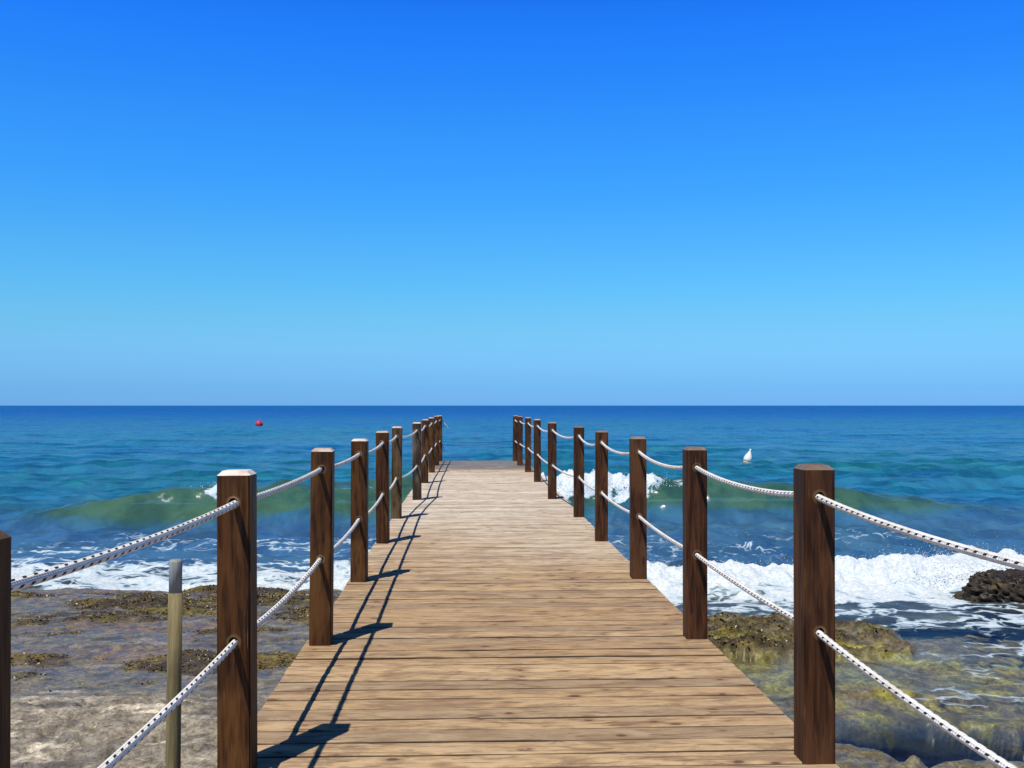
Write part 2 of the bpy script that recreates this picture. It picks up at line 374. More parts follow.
def terrain(x, y):
    n1 = fbm(x * 0.55, y * 0.75, 3, 4); n2 = fbm(x * 2.3, y * 3.1, 9, 4); n3 = fbm(x * 9, y * 11, 21, 3)
    # left shelf
    zl = 0.30 - 0.10 * ss(6.6, 7.5, y + 0.45 * n1) - 0.016 * (y - 6) + 0.035 * n1 + 0.018 * n2
    zl = zl + 0.022 * np.where(y < 7.6, np.abs(n2), 0.3 * np.abs(n2)) * 1.0
    # weed-covered humps near the outer edge
    zl = zl + 0.05 * ss(0.05, 0.5, fbm(x * 0.8, y * 1.5, 33, 3)) * ss(7.5, 9, y)
    # right: shallow pools and lumps
    zr = -0.075 + 0.10 * n1 + 0.045 * n2
    zr = zr - 0.12 * ss(3.6, 6.0, x)
    def blob(cx, cy, rx, ry, wob=0.35):
        d = np.sqrt(((x - cx) / rx) ** 2 + ((y - cy) / ry) ** 2) + wob * n2 + wob * 0.8 * n1
        return ss(1.15, 0.75, d)
    zr = zr - 0.55 * blob(3.1, 6.85, 0.70, 0.46, 0.22) - 0.5 * blob(4.25, 6.8, 0.5, 0.42, 0.25)
    def crag(cx, cy, rx, ry):
        d = np.sqrt(((x - cx) / rx) ** 2 + ((y - cy) / ry) ** 2) + 0.30 * n1 + 0.34 * n2 + 0.12 * n3
        return ss(1.06, 0.93, d)
    led = crag(2.3, 9.72, 1.75, 0.80)
    led2 = crag(3.3, 9.25, 0.85, 0.42)
    zr = np.maximum(zr, -2 + 1.8 * ss(0, 0.2, led) + led * (0.27 + 0.14 * n2 + 0.08 * n1 + 0.05 * n3)); zr = np.maximum(zr, -2 + 1.8 * ss(0, 0.2, led2) + led2 * (0.23 + 0.15 * n2 + 0.05 * n3))
    zr = zr + 0.17 * blob(2.1, 6.05, 0.55, 0.42, 0.35) + 0.13 * blob(3.15, 6.0, 0.5, 0.2, 0.35)
    zr = zr + 0.07 * blob(3.6, 7.75, 1.1, 0.12, 0.4) + 0.07 * blob(1.9, 8.5, 0.9, 0.3, 0.4)
    t = ss(-0.3, 1.3, x + 0.25 * n1)
    z = lerp(zl, zr, t)
    z = z + 0.012 * n3
    ys = lerp(11.65, 10.6, t) + 0.35 * n1 + 0.12 * n2 - 0.03 * x
    drop = ss(0, 0.55, y - ys)
    z = lerp(z, -0.75 - 0.055 * (y - 11) + 0.12 * n1, drop)
    z = z + ss(3.0, -6.0, y) * 1.2
    return z

rngw = np.random.RandomState(5)
NW = 100
lam = np.exp(rngw.uniform(math.log(0.40), math.log(12.0), NW))
ang = rngw.normal(0, 0.55, NW); ph = rngw.uniform(0, 2 * np.pi, NW)
kx = 2 * np.pi / lam * np.sin(ang); ky = 2 * np.pi / lam * np.cos(ang)
amp = np.where(lam < 1.8, 0.0165 * lam ** 0.8, 0.0230 * (lam / 1.8) ** -0.05) * rngw.uniform(0.5, 1.2, NW)

def breaker(x, y):
    n = fbm(x * 0.5, y * 0.0 + 3.3, 55, 3)
    yc = 20.5 + 0.35 * np.sin(0.33 * x + 0.6) + 0.5 * n
    A = 0.60 * (ss(-10.5, -5.0, x) * ss(1.2, -0.6, x)) + 0.66 * ss(0.0, 2.0, x) * ss(12.5, 5.5, x)
    A = np.maximum(A, 0.42 * ss(-3, 0, x) * ss(3, 1, x))
    A = A + 0.12 * ss(-30, -14, x) * ss(-8, -14, x) + 0.16 * ss(12, 16, x) * ss(40, 20, x)
    d = y - yc
    shp = np.where(d < 0, np.exp(-(d / 0.95) ** 2), np.exp(-(d / 2.3) ** 2))
    return yc, A, d, shp

def sea(x, y, fine=True):
    """returns dx, dy, z and the foam / tint / ripple fields"""
    z = np.zeros_like(x); dx = np.zeros_like(x); dy = np.zeros_like(x)
    cell = 0.5 * np.maximum(0.05, y * y / 2253.0)           # row spacing, to skip waves the mesh cannot carry
    grp = 0.75 + 0.6 * fbm(x * 0.06, y * 0.08, 71, 2)
    off = ss(12, 26, y)
    for i in range(NW):
        g = ss(2.2, 4.5, lam[i] / np.maximum(cell, 1e-3)) * amp[i] * grp * (0.35 + 0.65 * off if lam[i] > 1.6 else 0.55 + 0.45 * off)
        p = kx[i] * x + ky[i] * y + ph[i]
        c = np.cos(p); s = np.sin(p)
        z += g * c
        dx -= 0.7 * g * s * math.sin(ang[i]); dy -= 0.7 * g * s * math.cos(ang[i])
    calm = ss(11.0, 12.6, y)                                    # pools behind the ledge lie nearly flat
    k = 0.16 + 0.84 * calm
    z *= k; dx *= k; dy *= k
    yc, A, d, shp = breaker(x, y)
    z = z * (1 - 0.35 * shp * (A > 0.2)) + A * shp * (1 + 0.16 * fbm(x * 0.9, y * 1.6, 61, 3)) - 0.10 * A * np.exp(-((d + 1.9) / 0.9) ** 2)
    dy -= 0.38 * A * shp ** 2
    # second smaller swell behind and a line nearer in
    d2 = y - (29.5 + 0.8 * np.sin(0.17 * x) + fbm(x * 0.2, y * 0 + 7, 81, 2))
    z += 0.15 * np.where(d2 < 0, np.exp(-(d2 / 1.2) ** 2), np.exp(-(d2 / 3.2) ** 2)) * (0.5 + 0.5 * np.sin(0.12 * x + 1.0)) * 0.9
    # broken bore running in on the right
    n = fbm(x * 0.9, y * 0.9, 91, 4)
    d3 = y - (12.75 + 0.35 * n + 0.12 * np.sin(1.3 * x) + 0.05 * (x - 3))
    bore = np.where(d3 < 0, np.exp(-(d3 / 0.5) ** 2), np.exp(-(d3 / 1.1) ** 2)) * ss(0.0, 1.6, x) * ss(14, 8, x)
    z += bore * (0.15 + 0.10 * n)
    # ---- foam
    nb = fbm(x * 0.5, y * 0.8, 101, 3); nf = fbm(x * 1.8, y * 2.6, 103, 3)
    foam = np.zeros_like(x)
    L = ss(1.5, 0.4, x)
    f1 = ss(16.0, 13.3, y + 1.2 * nb) * L * ss(-24, -12, x + 4 * nb) * (0.68 + 0.22 * nb)
    foam = np.maximum(foam, f1 * ss(10.5, 11.0, y))
    foam = np.maximum(foam, 1.05 * ss(0.25, 0.9, bore + 0.25 * n) * ss(0.1, 1.0, x))
    f2 = ss(0.6, 1.4, x) * ss(16, 9, x) * ss(13.6, 12.9, y + 0.5 * nb) * ss(10.7, 11.6, y + 0.5 * nf) * (0.74 + 0.22 * ss(11.7, 12.5, y) + 0.25 * nf)
    foam = np.maximum(foam, f2)
    f3 = ss(2.6, 4.6, x + 1.2 * nb - 0.35 * (y - 9)) * ss(6.7, 7.6, y + 0.7 * nb) * ss(11.8, 10.5, y) * (0.36 + 0.22 * nb)
    foam = np.maximum(foam, f3)
    f4 = ss(1.6, 2.6, x) * ss(12, 8, x) * ss(9.3, 10.3, y + 0.5 * nb) * ss(12.0, 11.2, y) * (0.44 + 0.25 * nb + 0.15 * nf)
    foam = np.maximum(foam, f4)
    # whitewater of the breaking section right of the pier, and the curling lip left
    wb = ss(0.1, 0.8, x) * ss(4.0, 3.4, x + 0.5 * nf)
    foam = np.maximum(foam, wb * ss(-1.1, -0.65, d + 0.3 * nf) * ss(1.1, 0.35, d + 0.5 * nf) * (0.86 + 0.35 * nf))
    foam = np.maximum(foam, 0.42 * ss(3.6, 4.2, x) * ss(6.0, 4.4, x + nf) * np.exp(-((d + 0.15) / 0.3) ** 2))
    lip = ss(-5.2, -4.85, x) * ss(-4.4, -4.9, x) * ss(-0.45, -0.2, d + 0.2 * nf) * ss(0.55, 0.25, d + 0.3 * nf)
    foam = np.maximum(foam, 0.95 * lip)
    foam = np.maximum(foam, 0.30 * ss(-4.6, -4.2, x) * ss(-0.4, -1.8, x) * np.exp(-((d - 0.05) / 0.22) ** 2))
    # streaks left behind by earlier breakers
    st = (0.36 + 0.26 * nb) * ss(19.4, 17.5, y) * ss(12.5, 14.0, y) * ss(-13, -5, x) * ss(12, 6, x)
    foam = np.maximum(foam, st * np.where(x < 0, 1.0, 0.85))
    # far whitecaps
    wc = fbm(x * 0.12, y * 0.30, 131, 3)
    wcl = ss(0.44, 0.56, wc) * ss(25, 45, y) * ss(900, 400, y)
    foam = np.maximum(foam, 0.50 * wcl * ss(0.02, 0.14, z))
    # foam is lumpy, spray stands up
    lump = fbm(x * 3.1, y * 3.1, 141, 4)
    z += ss(0.6, 1.0, foam) * (0.05 + 0.17 * lump) * ss(10.8, 12, y)
    z += wb * ss(-0.9, -0.3, d) * ss(1.2, 0.2, d) * (0.10 + 0.20 * lump)
    # ---- colour of the water: bottle green painted for light shining through raised waves, teal inshore, blue out at sea
    tint = np.zeros((x.size, 3)); xx = x.ravel(); yy = y.ravel(); zz = z.ravel()
    far = ss(28, 260, yy)
    tint[:] = np.array([0.007, 0.138, 0.285])
    tint = mixc(tint, (0.0008, 0.088, 0.34), far)
    patch = ss(-0.05, 0.45, fbm(xx * 0.035, yy * 0.07, 151, 3)) * (1 - 0.8 * far)
    tint = mixc(tint, (0.008, 0.150, 0.190), patch * 0.7)
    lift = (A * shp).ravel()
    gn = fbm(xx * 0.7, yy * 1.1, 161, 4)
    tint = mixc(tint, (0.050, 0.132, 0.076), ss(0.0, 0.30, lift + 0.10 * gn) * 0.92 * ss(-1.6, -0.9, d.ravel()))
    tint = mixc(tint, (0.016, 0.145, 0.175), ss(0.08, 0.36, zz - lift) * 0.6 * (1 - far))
    near = ss(15.5, 12.0, yy)
    tint = mixc(tint, (0.06, 0.075, 0.055), near * 0.9)
    tint = mixc(tint, (0.085, 0.130, 0.165), ss(9.8, 10.8, yy) * ss(13.2, 12.0, yy) * 0.85)
    tint = mixc(tint, (0.046, 0.138, 0.285), ss(12.5, 14.5, yy) * ss(24, 18, yy) * (1 - ss(0.03, 0.25, lift)) * 0.8)
    ripple = lerp(0.28, 0.9, ss(10.5, 15, y)) * lerp(1.0, 2.6, ss(50, 500, y)) * (1 - 0.1 * shp * (A > 0.3))
    return dx, dy, z, foam, tint, ripple.ravel()

# ---- sea mesh: rows away from the shore, columns fanning out
rows = [4.2]
while rows[-1] < 45000:
    y = rows[-1]
    rows.append(y + max(0.045, 0.5 * y * y / 2253.0) if y < 700 else y * 1.18)
rows = np.array(rows)
tc = np.concatenate([np.linspace(-4, -0.66, 90)[:-1], np.linspace(-0.66, 0.66, 1000), np.linspace(0.66, 4, 90)[1:]])
Yg, Tg = np.meshgrid(rows, tc, indexing='ij')
Xg = Yg * Tg
dx, dy, z, foam, tint, rip = sea(Xg, Yg)
V = np.stack([Xg + dx, Yg + dy, z], -1).reshape(-1, 3)
me = np_mesh('sea', V, grid_faces(len(rows), len(tc)))
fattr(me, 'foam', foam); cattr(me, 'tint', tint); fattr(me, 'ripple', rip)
dep = np.clip(V[:, 2] - terrain(V[:, 0], V[:, 1]), 0, 30)
dep = np.where(V[:, 1] > 14, np.maximum(dep, 3.0), dep)
fattr(me, 'depth', dep)
sea_o = tag(mesh_obj('sea', me, M_sea), kind='structure')

# ---- shore and seabed
ty = np.concatenate([np.arange(-14, 4.2, 0.22), np.arange(4.2, 12.6, 0.026), np.arange(12.6, 60, 0.7)])
tt = np.concatenate([np.linspace(-3.2, -0.72, 70)[:-1], np.linspace(-0.72, 0.72, 620), np.linspace(0.72, 3.2, 70)[1:]])
Yt, Tt = np.meshgrid(ty, tt, indexing='ij'); Xt = np.maximum(Yt, 4.2) * Tt
x = Xt.ravel(); y = Yt.ravel(); zt = terrain(x, y)
# pitted limestone
pit = fbm(x * 5.5, y * 7.5, 203, 4)
dryk = ss(7.9, 6.3, y + 1.5 * fbm(x * 0.8, y * 1.1, 3, 6, 0.62)) * ss(0.9, 0.0, x)
zt = zt - dryk * 0.05 * ss(0.05, 0.45, pit) + dryk * 0.02 * np.abs(fbm(x * 14, y * 18, 207, 3))
me = np_mesh('rocky_shore', np.stack([x, y, zt], -1), grid_faces(len(ty), len(tt)))
n1 = fbm(x * 0.8, y * 1.5, 33, 3); n2 = fbm(x * 2.3, y * 3.1, 209, 4); n3 = fbm(x * 0.5, y * 0.9, 211, 3)
left = ss(1.2, 0.2, x)
c = np.tile(np.array([0.18, 0.172, 0.135]), (x.size, 1))                      # wet purple-grey shelf
c = mixc(c, (0.215, 0.155, 0.105), ss(0.0, 0.5, n3) * 0.8)
c = mixc(c, (0.125, 0.115, 0.075), ss(0.02, 0.4, fbm(x * 2.1, y * 4.1, 235, 5, 0.6)) * 0.75)
c = mixc(c, (0.26, 0.24, 0.22), ss(0.12, 0.4, fbm(x * 1.3, y * 3.3, 237, 4)) * 0.6)
c = mixc(c, (0.30, 0.27, 0.215), dryk)                                       # dry stone near the pier foot
c = mixc(c, (0.66, 0.60, 0.48), dryk * ss(0.10, 0.34, fbm(x * 1.9, y * 3.4, 213, 5, 0.65)))
c = mixc(c, (0.17, 0.165, 0.155), dryk * ss(0.05, 0.4, fbm(x * 1.1, y * 1.7, 217, 4)) * 0.8)
def weed_mask(x, y):
    n1 = fbm(x * 0.8, y * 1.5, 33, 3); n2 = fbm(x * 2.3, y * 3.1, 209, 4)
    left = ss(1.2, 0.2, x)
    wl = ss(-0.10, 0.30, n1 + 0.45 * n2 + 0.2 * fbm(x * 7, y * 9, 233, 3) + 0.22 * ss(9.6, 11.3, y)) * ss(7.3, 8.2, y + 0.4 * n2) * left
    led = ss(0.02, 0.10, terrain(x, y)) * ss(0.9, 1.4, x) * ss(8.4, 8.7, y) * ss(11.2, 10.6, y)
    low = ss(0.0, 0.08, terrain(x, y)) * ss(0.9, 1.4, x) * ss(8.3, 8.0, y) * ss(0.0, 0.3, n2) * 0.6
    return np.clip(np.maximum(wl, np.maximum(led * 0.9, low)), 0, 1)
wm = weed_mask(x, y)
right = 1 - left
c = mixc(c, (0.19, 0.165, 0.105), right)
led_ = ss(0.0, 0.08, zt) * right * ss(8.3, 8.7, y)
c = mixc(c, (0.10, 0.082, 0.045), led_ * 0.9)
c = mixc(c, (0.33, 0.31, 0.06), right * np.maximum(ss(0.05, 0.4, n2 + 0.3 * n3), ss(7.6, 8.1, y) * ss(9.2, 8.8, y) * ss(-0.35, 0.1, n2)) * ss(-0.45, -0.1, zt) * 0.8)   # yellow-green algae
c = mixc(c, (0.17, 0.175, 0.13), right * ss(0.0, 0.4, -n3) * 0.6)
c = mixc(c, (0.085, 0.075, 0.05), right * ss(0.08, 0.4, fbm(x * 2.6, y * 4.5, 241, 4)) * 0.7)
c = mixc(c, (0.010, 0.014, 0.028), right * ss(-0.10, -0.20, zt) * ss(7.9, 7.4, y))                         # dark weed on the pool floors
weedc = np.where(ss(-0.1, 0.35, fbm(x * 1.7, y * 2.2, 219, 3))[:, None] > 0.5, np.array([[0.15, 0.115, 0.035]]), np.array([[0.070, 0.052, 0.026]]))
c = c * (1 - wm[:, None] * 0.9) + weedc * wm[:, None] * 0.9
gm = ss(0.05, 0.35, fbm(x * 1.2, y * 1.6, 223, 3)) * wm
c = mixc(c, (0.17, 0.155, 0.03), gm * 0.5)
c = mixc(c, (0.20, 0.23, 0.20), ss(11.8, 12.6, y))
cattr(me, 'rockcol', np.clip(c, 0.004, 0.9))
wet = np.clip((1 - dryk) * (1 - 0.75 * wm), 0, 1)
fattr(me, 'wet', wet)
tag(mesh_obj('rocky_shore', me, M_rock), kind='structure')

# ---- seaweed fronds on the wet shelf (uncountable)
def scatter_weed():
    rg = np.random.RandomState(11)
    n = 420000
    X = rg.uniform(-9, 4.6, n); Y = rg.uniform(7.0, 11.8, n)
    keep = (rg.uniform(0, 1, n) < weed_mask(X, Y) ** 2 * 0.55 * ss(-0.35, 0.25, fbm(X * 6, Y * 8, 231, 3))) & (terrain(X, Y) > -0.04)
    X = X[keep][:70000]; Y = Y[keep][:70000]
    Z = terrain(X, Y); m = len(X)
    a = rg.uniform(0, 2 * np.pi, m); L = rg.uniform(0.008, 0.026, m); W = L * rg.uniform(0.3, 0.6, m); H = rg.uniform(0.002, 0.010, m)
    ca, sa = np.cos(a), np.sin(a)
    p0 = np.stack([X - W * sa, Y + W * ca, Z - 0.004], -1); p1 = np.stack([X + W * sa, Y - W * ca, Z - 0.004], -1)
    p2 = np.stack([X + L * ca + W * sa * .7, Y + L * sa - W * ca * .7, Z + H], -1); p3 = np.stack([X + L * ca - W * sa * .7, Y + L * sa + W * ca * .7, Z + H], -1)
    V = np.stack([p0, p1, p2, p3], 1).reshape(-1, 3)
    me = np_mesh('seaweed', V, np.arange(m * 4).reshape(-1, 4), False)
    g = fbm(X * 1.7, Y * 2.2, 219, 3) + rg.normal(0, 0.25, m)
    col = np.where((g > 0.1)[:, None], np.array([[0.17, 0.125, 0.035]]), np.array([[0.055, 0.040, 0.020]])) * rg.uniform(0.5, 1.5, (m, 1))
    pale = rg.uniform(0, 1, m) < 0.04; col[pale] = (0.55, 0.45, 0.28)
    cattr(me, 'weedcol', np.repeat(col, 4, 0))
    t = NT('seaweed'); mt = t.done(t.pbr(t.attr('weedcol', 'Color'), 0.45, None, 0.4))
    tag(mesh_obj('seaweed', me, mt), label='brown and olive seaweed clinging to the wet rock', cat='seaweed', kind='stuff')
scatter_weed()

# ------------------------------------------------------------------ pier
XL, XR, Y0, Y1 = -0.965, 1.43, -2.2, 26.15
pier = tag(empty('pier', (0, 0, DECK)), 'long timber pier of sun-bleached cross planks running straight out to sea', 'pier')
Vd, Fd, A1, A2, A3 = [], [], [], [], []
rg = np.random.RandomState(3)
y = Y0; NS = 10
while y < Y1 - 0.1:
    wd = 0.150 + rg.uniform(-0.006, 0.006); gap = rg.uniform(0.005, 0.014)
    wd = min(wd, Y1 - y); e = rg.uniform(0.007, 0.013); eb = rg.uniform(0.005, 0.008); th = 0.034
    prof = [(0, -th), (0, -eb), (e, 0), (wd * 0.5, 0.0015), (wd - e, 0), (wd, -eb), (wd, -th)]
    zo = rg.normal(0, 0.0012); tilt = rg.normal(0, 0.006)
    xa = XL + rg.uniform(-0.004, 0.004); xb = XR + rg.uniform(-0.004, 0.004)
    base = len(Vd); r1, r2 = rg.uniform(0, 1), rg.uniform(0, 1)
    wob = rg.normal(0, 0.0012, NS + 1); wy = rg.normal(0, 0.0012, NS + 1)
    for i in range(NS + 1):
        X = xa + (xb - xa) * i / NS
        for (py, pz) in prof:
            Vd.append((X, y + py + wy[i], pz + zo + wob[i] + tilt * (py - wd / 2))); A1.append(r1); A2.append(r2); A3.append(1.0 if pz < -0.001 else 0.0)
    k = len(prof)
    for i in range(NS):
        for j in range(k):
            a = base + i * k + j; b = base + i * k + (j + 1) % k
            Fd.append((a, b, b + k, a + k))
    for end in (0, NS):
        s = base + end * k
        Fd.append((s, s + 1, s + 5, s + 6)); Fd.append((s + 1, s + 2, s + 4, s + 5)); Fd.append((s + 2, s + 3, s + 4, s + 4))
    y += wd + gap
me = bpy.data.meshes.new('deck')
me.from_pydata(Vd, [], [f if f[2] != f[3] else f[:3] for f in Fd]); me.update()
bm = bmesh.new(); bm.from_mesh(me); bmesh.ops.recalc_face_normals(bm, faces=bm.faces); bm.to_mesh(me); bm.free()
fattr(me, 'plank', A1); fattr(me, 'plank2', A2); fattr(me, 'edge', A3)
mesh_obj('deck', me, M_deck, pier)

def box_bm(bm, x0, x1, y0, y1, z0, z1, bev=0.0):
    g = bmesh.ops.create_cube(bm, size=1.0)
    for v in g['verts']:
        v.co = ((x0 + x1) / 2 + v.co.x * (x1 - x0), (y0 + y1) / 2 + v.co.y * (y1 - y0), (z0 + z1) / 2 + v.co.z * (z1 - z0))
    if bev:
        es = list({e for v in g['verts'] for e in v.link_edges})
        bmesh.ops.bevel(bm, geom=es, offset=bev, segments=1, affect='EDGES')

def bm_obj(name, bm, mat, parent=None, loc=(0, 0, 0), smooth=False):
    me = bpy.data.meshes.new(name)
    bmesh.ops.recalc_face_normals(bm, faces=bm.faces)
    bm.to_mesh(me); bm.free()
    if smooth:
        for p in me.polygons: p.use_smooth = True
    return mesh_obj(name, me, mat, parent, loc)

for xc in (XL + 0.10, (XL + XR) / 2, XR - 0.10):
    bm = bmesh.new(); box_bm(bm, xc - 0.05, xc + 0.05, Y0 + 0.05, Y1 - 0.06, -0.215, -0.0365, 0.006)
    bm_obj('beam', bm, M_beam, pier)
for yc in np.arange(2.2, 26, 3.6):
    bm = bmesh.new(); box_bm(bm, XL + 0.02, XR - 0.02, yc - 0.06, yc + 0.06, -0.36, -0.217, 0.006)
    bm_obj('crossbeam', bm, M_beam, pier)
    for xc in (XL + 0.22, XR - 0.22):
        zb = float(terrain(np.array([xc]), np.array([yc]))[0]) - 0.3 - DECK
        bm = bmesh.new(); h = -0.362 - zb
        bmesh.ops.create_cone(bm, cap_ends=True, segments=16, radius1=0.105, radius2=0.095, depth=h)
        bmesh.ops.translate(bm, verts=bm.verts, vec=(xc, yc, zb + h / 2))
        bm_obj('piling', bm, M_pile, pier, smooth=False)

# ------------------------------------------------------------------ posts (one shared mesh with real rope holes)
def build_post_mesh():
    bm = bmesh.new(); box_bm(bm, -PW / 2, PW / 2, -PW / 2, PW / 2, -0.02, PH)
    bm.edges.ensure_lookup_table()
    vert = [e for e in bm.edges if abs(e.verts[0].co.z - e.verts[1].co.z) > 0.5]
    bmesh.ops.bevel(bm, geom=vert, offset=0.006, segments=2, affect='EDGES')
    top = [e for e in bm.edges if all(v.co.z > PH - 1e-4 for v in e.verts)]
    bmesh.ops.bevel(bm, geom=top, offset=0.017, segments=1, affect='EDGES')
    me = bpy.data.meshes.new('rope_post'); bm.to_mesh(me); bm.free()
    o = bpy.data.objects.new('post_blank', me); COL.objects.link(o)
    cut = bmesh.new()
    for zc in (HU, HLOW):
        g = bmesh.ops.create_cone(cut, cap_ends=True, segments=20, radius1=HR, radius2=HR, depth=0.4)
        bmesh.ops.rotate(cut, verts=g['verts'], cent=(0, 0, 0), matrix=__import__('mathutils').Matrix.Rotation(math.pi / 2, 3, 'X'))
        bmesh.ops.translate(cut, verts=g['verts'], vec=(0, 0, zc))
    cm = bpy.data.meshes.new('cutter'); cut.to_mesh(cm); cut.free()
    c = bpy.data.objects.new('cutter', cm); COL.objects.link(c)
    md = o.modifiers.new('holes', 'BOOLEAN'); md.operation = 'DIFFERENCE'; md.solver = 'EXACT'; md.object = c
    dg = bpy.context.evaluated_depsgraph_get()
    res = bpy.data.meshes.new_from_object(o.evaluated_get(dg)); res.name = 'rope_post'
    bpy.data.objects.remove(o); bpy.data.objects.remove(c); bpy.data.meshes.remove(cm)
    for p in res.polygons: p.use_smooth = False
    return res
PM = build_post_mesh()
PM.materials.append(M_post)

dyL = [783, 369, 239.5, 176.5, 137.5, 113, 94.5, 77.5, 67, 59.8, 55.5]
kL = [-.663, -.6340, -.624, -.629, -.634, -.652, -.560, -.583, -.569, -.562, -.541]
dyR = [790, 356, 232.5, 172.5, 135.5, 111.5, 93.5, 76.5, 66.5, 60.0, 55.5]
kR = [.976, .976, .974, .980, .972, .979, .882, .885, .874, .833, .815]
ordn = ['', 'first', 'second', 'third', 'fourth', 'fifth', 'sixth', 'seventh', 'eighth', 'ninth', 'tenth']
labL = ['dark brown post in shade, cut off by the left edge of the photo',
        'tall brown post with bleached white cap, between the round stake and the deck',
        'second whole brown post along the left of the deck, just beyond the white-capped one',
        'third whole brown post along the left of the deck, standing by the foamy surf',
        'fourth whole brown post on the left of the deck, before a weathered paler one',
        'weathered olive brown post with straight sides, fifth whole one on the left',
        'patchy greyish weathered post with dark knots, sixth whole one on the left',
        'reddish brown post right behind the patchy grey one on the left',
        'dark post third from the far end on the left side of the pier',
        'brown post second from the far end on the left side of the pier',
        'last post on the left at the far pier end, with loose rope tails']
labR = ['brown post nearest the camera on the right of the pier, just outside the frame',
        'large brown post with flat brown top, nearest one seen on the right',
        'second brown post seen on the right of the deck, pale scratches down its front',
        'third brown post seen on the right of the deck, in front of the green wave',
        'fourth brown post seen on the right of the deck, beside the breaking whitewater',
        'fifth brown post seen on the right of the deck, last standing flush with its edge',
        'sixth brown post seen on the right, set in from the deck edge',
        'seventh brown post seen on the right, small shadow on the deck beside it',
        'third post from the far end on the right side of the pier',
        'second post from the far end on the right side of the pier',
        'last brown post at the far end on the right side of the pier']
scL = [1.014, 1.0, .998, .985, .99, .99, 1.0, 1.0, 1.0, 1.005, 1.0]
scR = [1, 1.012, .998, .995, .99, .99, 1.0, 1.0, 1.0, 1.0, 1.0]
postpos = {}
rp = random.Random(4)
first = None
for side, dys, ks, labs in (('L', dyL, kL, labL), ('R', dyR, kR, labR)):
    lst = []
    for i, (dyp, k) in enumerate(zip(dys, ks)):
        D = F * 1.4 / dyp; r_ = (470 + k * dyp - 512) / F * D
        X = r_ * math.cos(YAW) + D * math.sin(YAW); Y = D * math.cos(YAW) - r_ * math.sin(YAW) + PW / 2
        if first is None:
            o = mesh_obj('rope_post', PM); first = o
        else:
            o = first.copy(); COL.objects.link(o)
        o.location = (X, Y, DECK + 0.001)
        zs = (scL if side == 'L' else scR)[i]; o.scale = (1, 1, zs)
        o.rotation_euler = (R(rp.uniform(-.5, .5)), R(rp.uniform(-.6, .6)), R(rp.uniform(-2.5, 2.5)))
        s = o.material_slots[0]; s.link = 'OBJECT'
        s.material = (M_postw if i == 5 else M_postg if i == 6 else M_post) if side == 'L' else M_postr
        o['cap_wear'] = [0.1, 1.0, .8, .85, .8, .8, .75, .6, .7, .5, .6][i] if side == 'L' else [.1, .18, .2, .3, .25, .2, .35, .6, .45, .3, .6][i]
        tag(o, labs[i], 'post', 'rope posts along the left side of the pier' if side == 'L' else 'rope posts along the right side of the pier')
        lst.append((X, Y, zs))
    postpos[side] = lst

# ------------------------------------------------------------------ ropes
def tube(points, rad, nseg=12, wob=0.0):
    P = np.array(points, float); n = len(P)
    T = np.gradient(P, axis=0); T /= np.linalg.norm(T, axis=1)[:, None]
    up = np.array([0, 0, 1.0]); V = []
    s = np.concatenate([[0], np.cumsum(np.linalg.norm(np.diff(P, axis=0), axis=1))])
    A = np.array([1.0, 0, 0])
    rr = rad if np.ndim(rad) else np.full(n, rad)
    for i in range(n):
        A = A - T[i] * A.dot(T[i]); A /= np.linalg.norm(A); B = np.cross(T[i], A)
        th = np.arange(nseg) / nseg * 2 * np.pi
        V.append(P[i] + rr[i] * (np.cos(th)[:, None] * A + np.sin(th)[:, None] * B))
    V = np.concatenate(V); Fq = []; UV = []
    for i in range(n - 1):
        for j in range(nseg):
            a = i * nseg + j; b = i * nseg + (j + 1) % nseg
            Fq.append((a, b, b + nseg, a + nseg))
            UV += [(s[i], j / nseg), (s[i], (j + 1) / nseg), (s[i + 1], (j + 1) / nseg), (s[i + 1], j / nseg)]
    return V, np.array(Fq), np.array(UV, np.float32), s

def tube_mesh(name, tubes):
    Vs, Fs, Us = [], [], []; o = 0
    for V, Fq, UV, _ in tubes:
        Vs.append(V); Fs.append(Fq + o); Us.append(UV); o += len(V)
    me = np_mesh(name, np.concatenate(Vs), np.concatenate(Fs))
    uv = me.uv_layers.new(name='UVMap'); uv.data.foreach_set('uv', np.concatenate(Us).ravel())
    return me

def blob(center, r, seed):
    """a lumpy knot: short fat coil"""
    pts = []
    for i in range(40):
        a = i / 39 * 2 * math.pi * 2.2
        pts.append((center[0] + r * math.cos(a) * 0.6, center[1] + r * 0.5 * math.sin(a * 0.7 + seed), center[2] + r * math.sin(a) * 0.75))
    return tube(pts, 0.0135, 8)

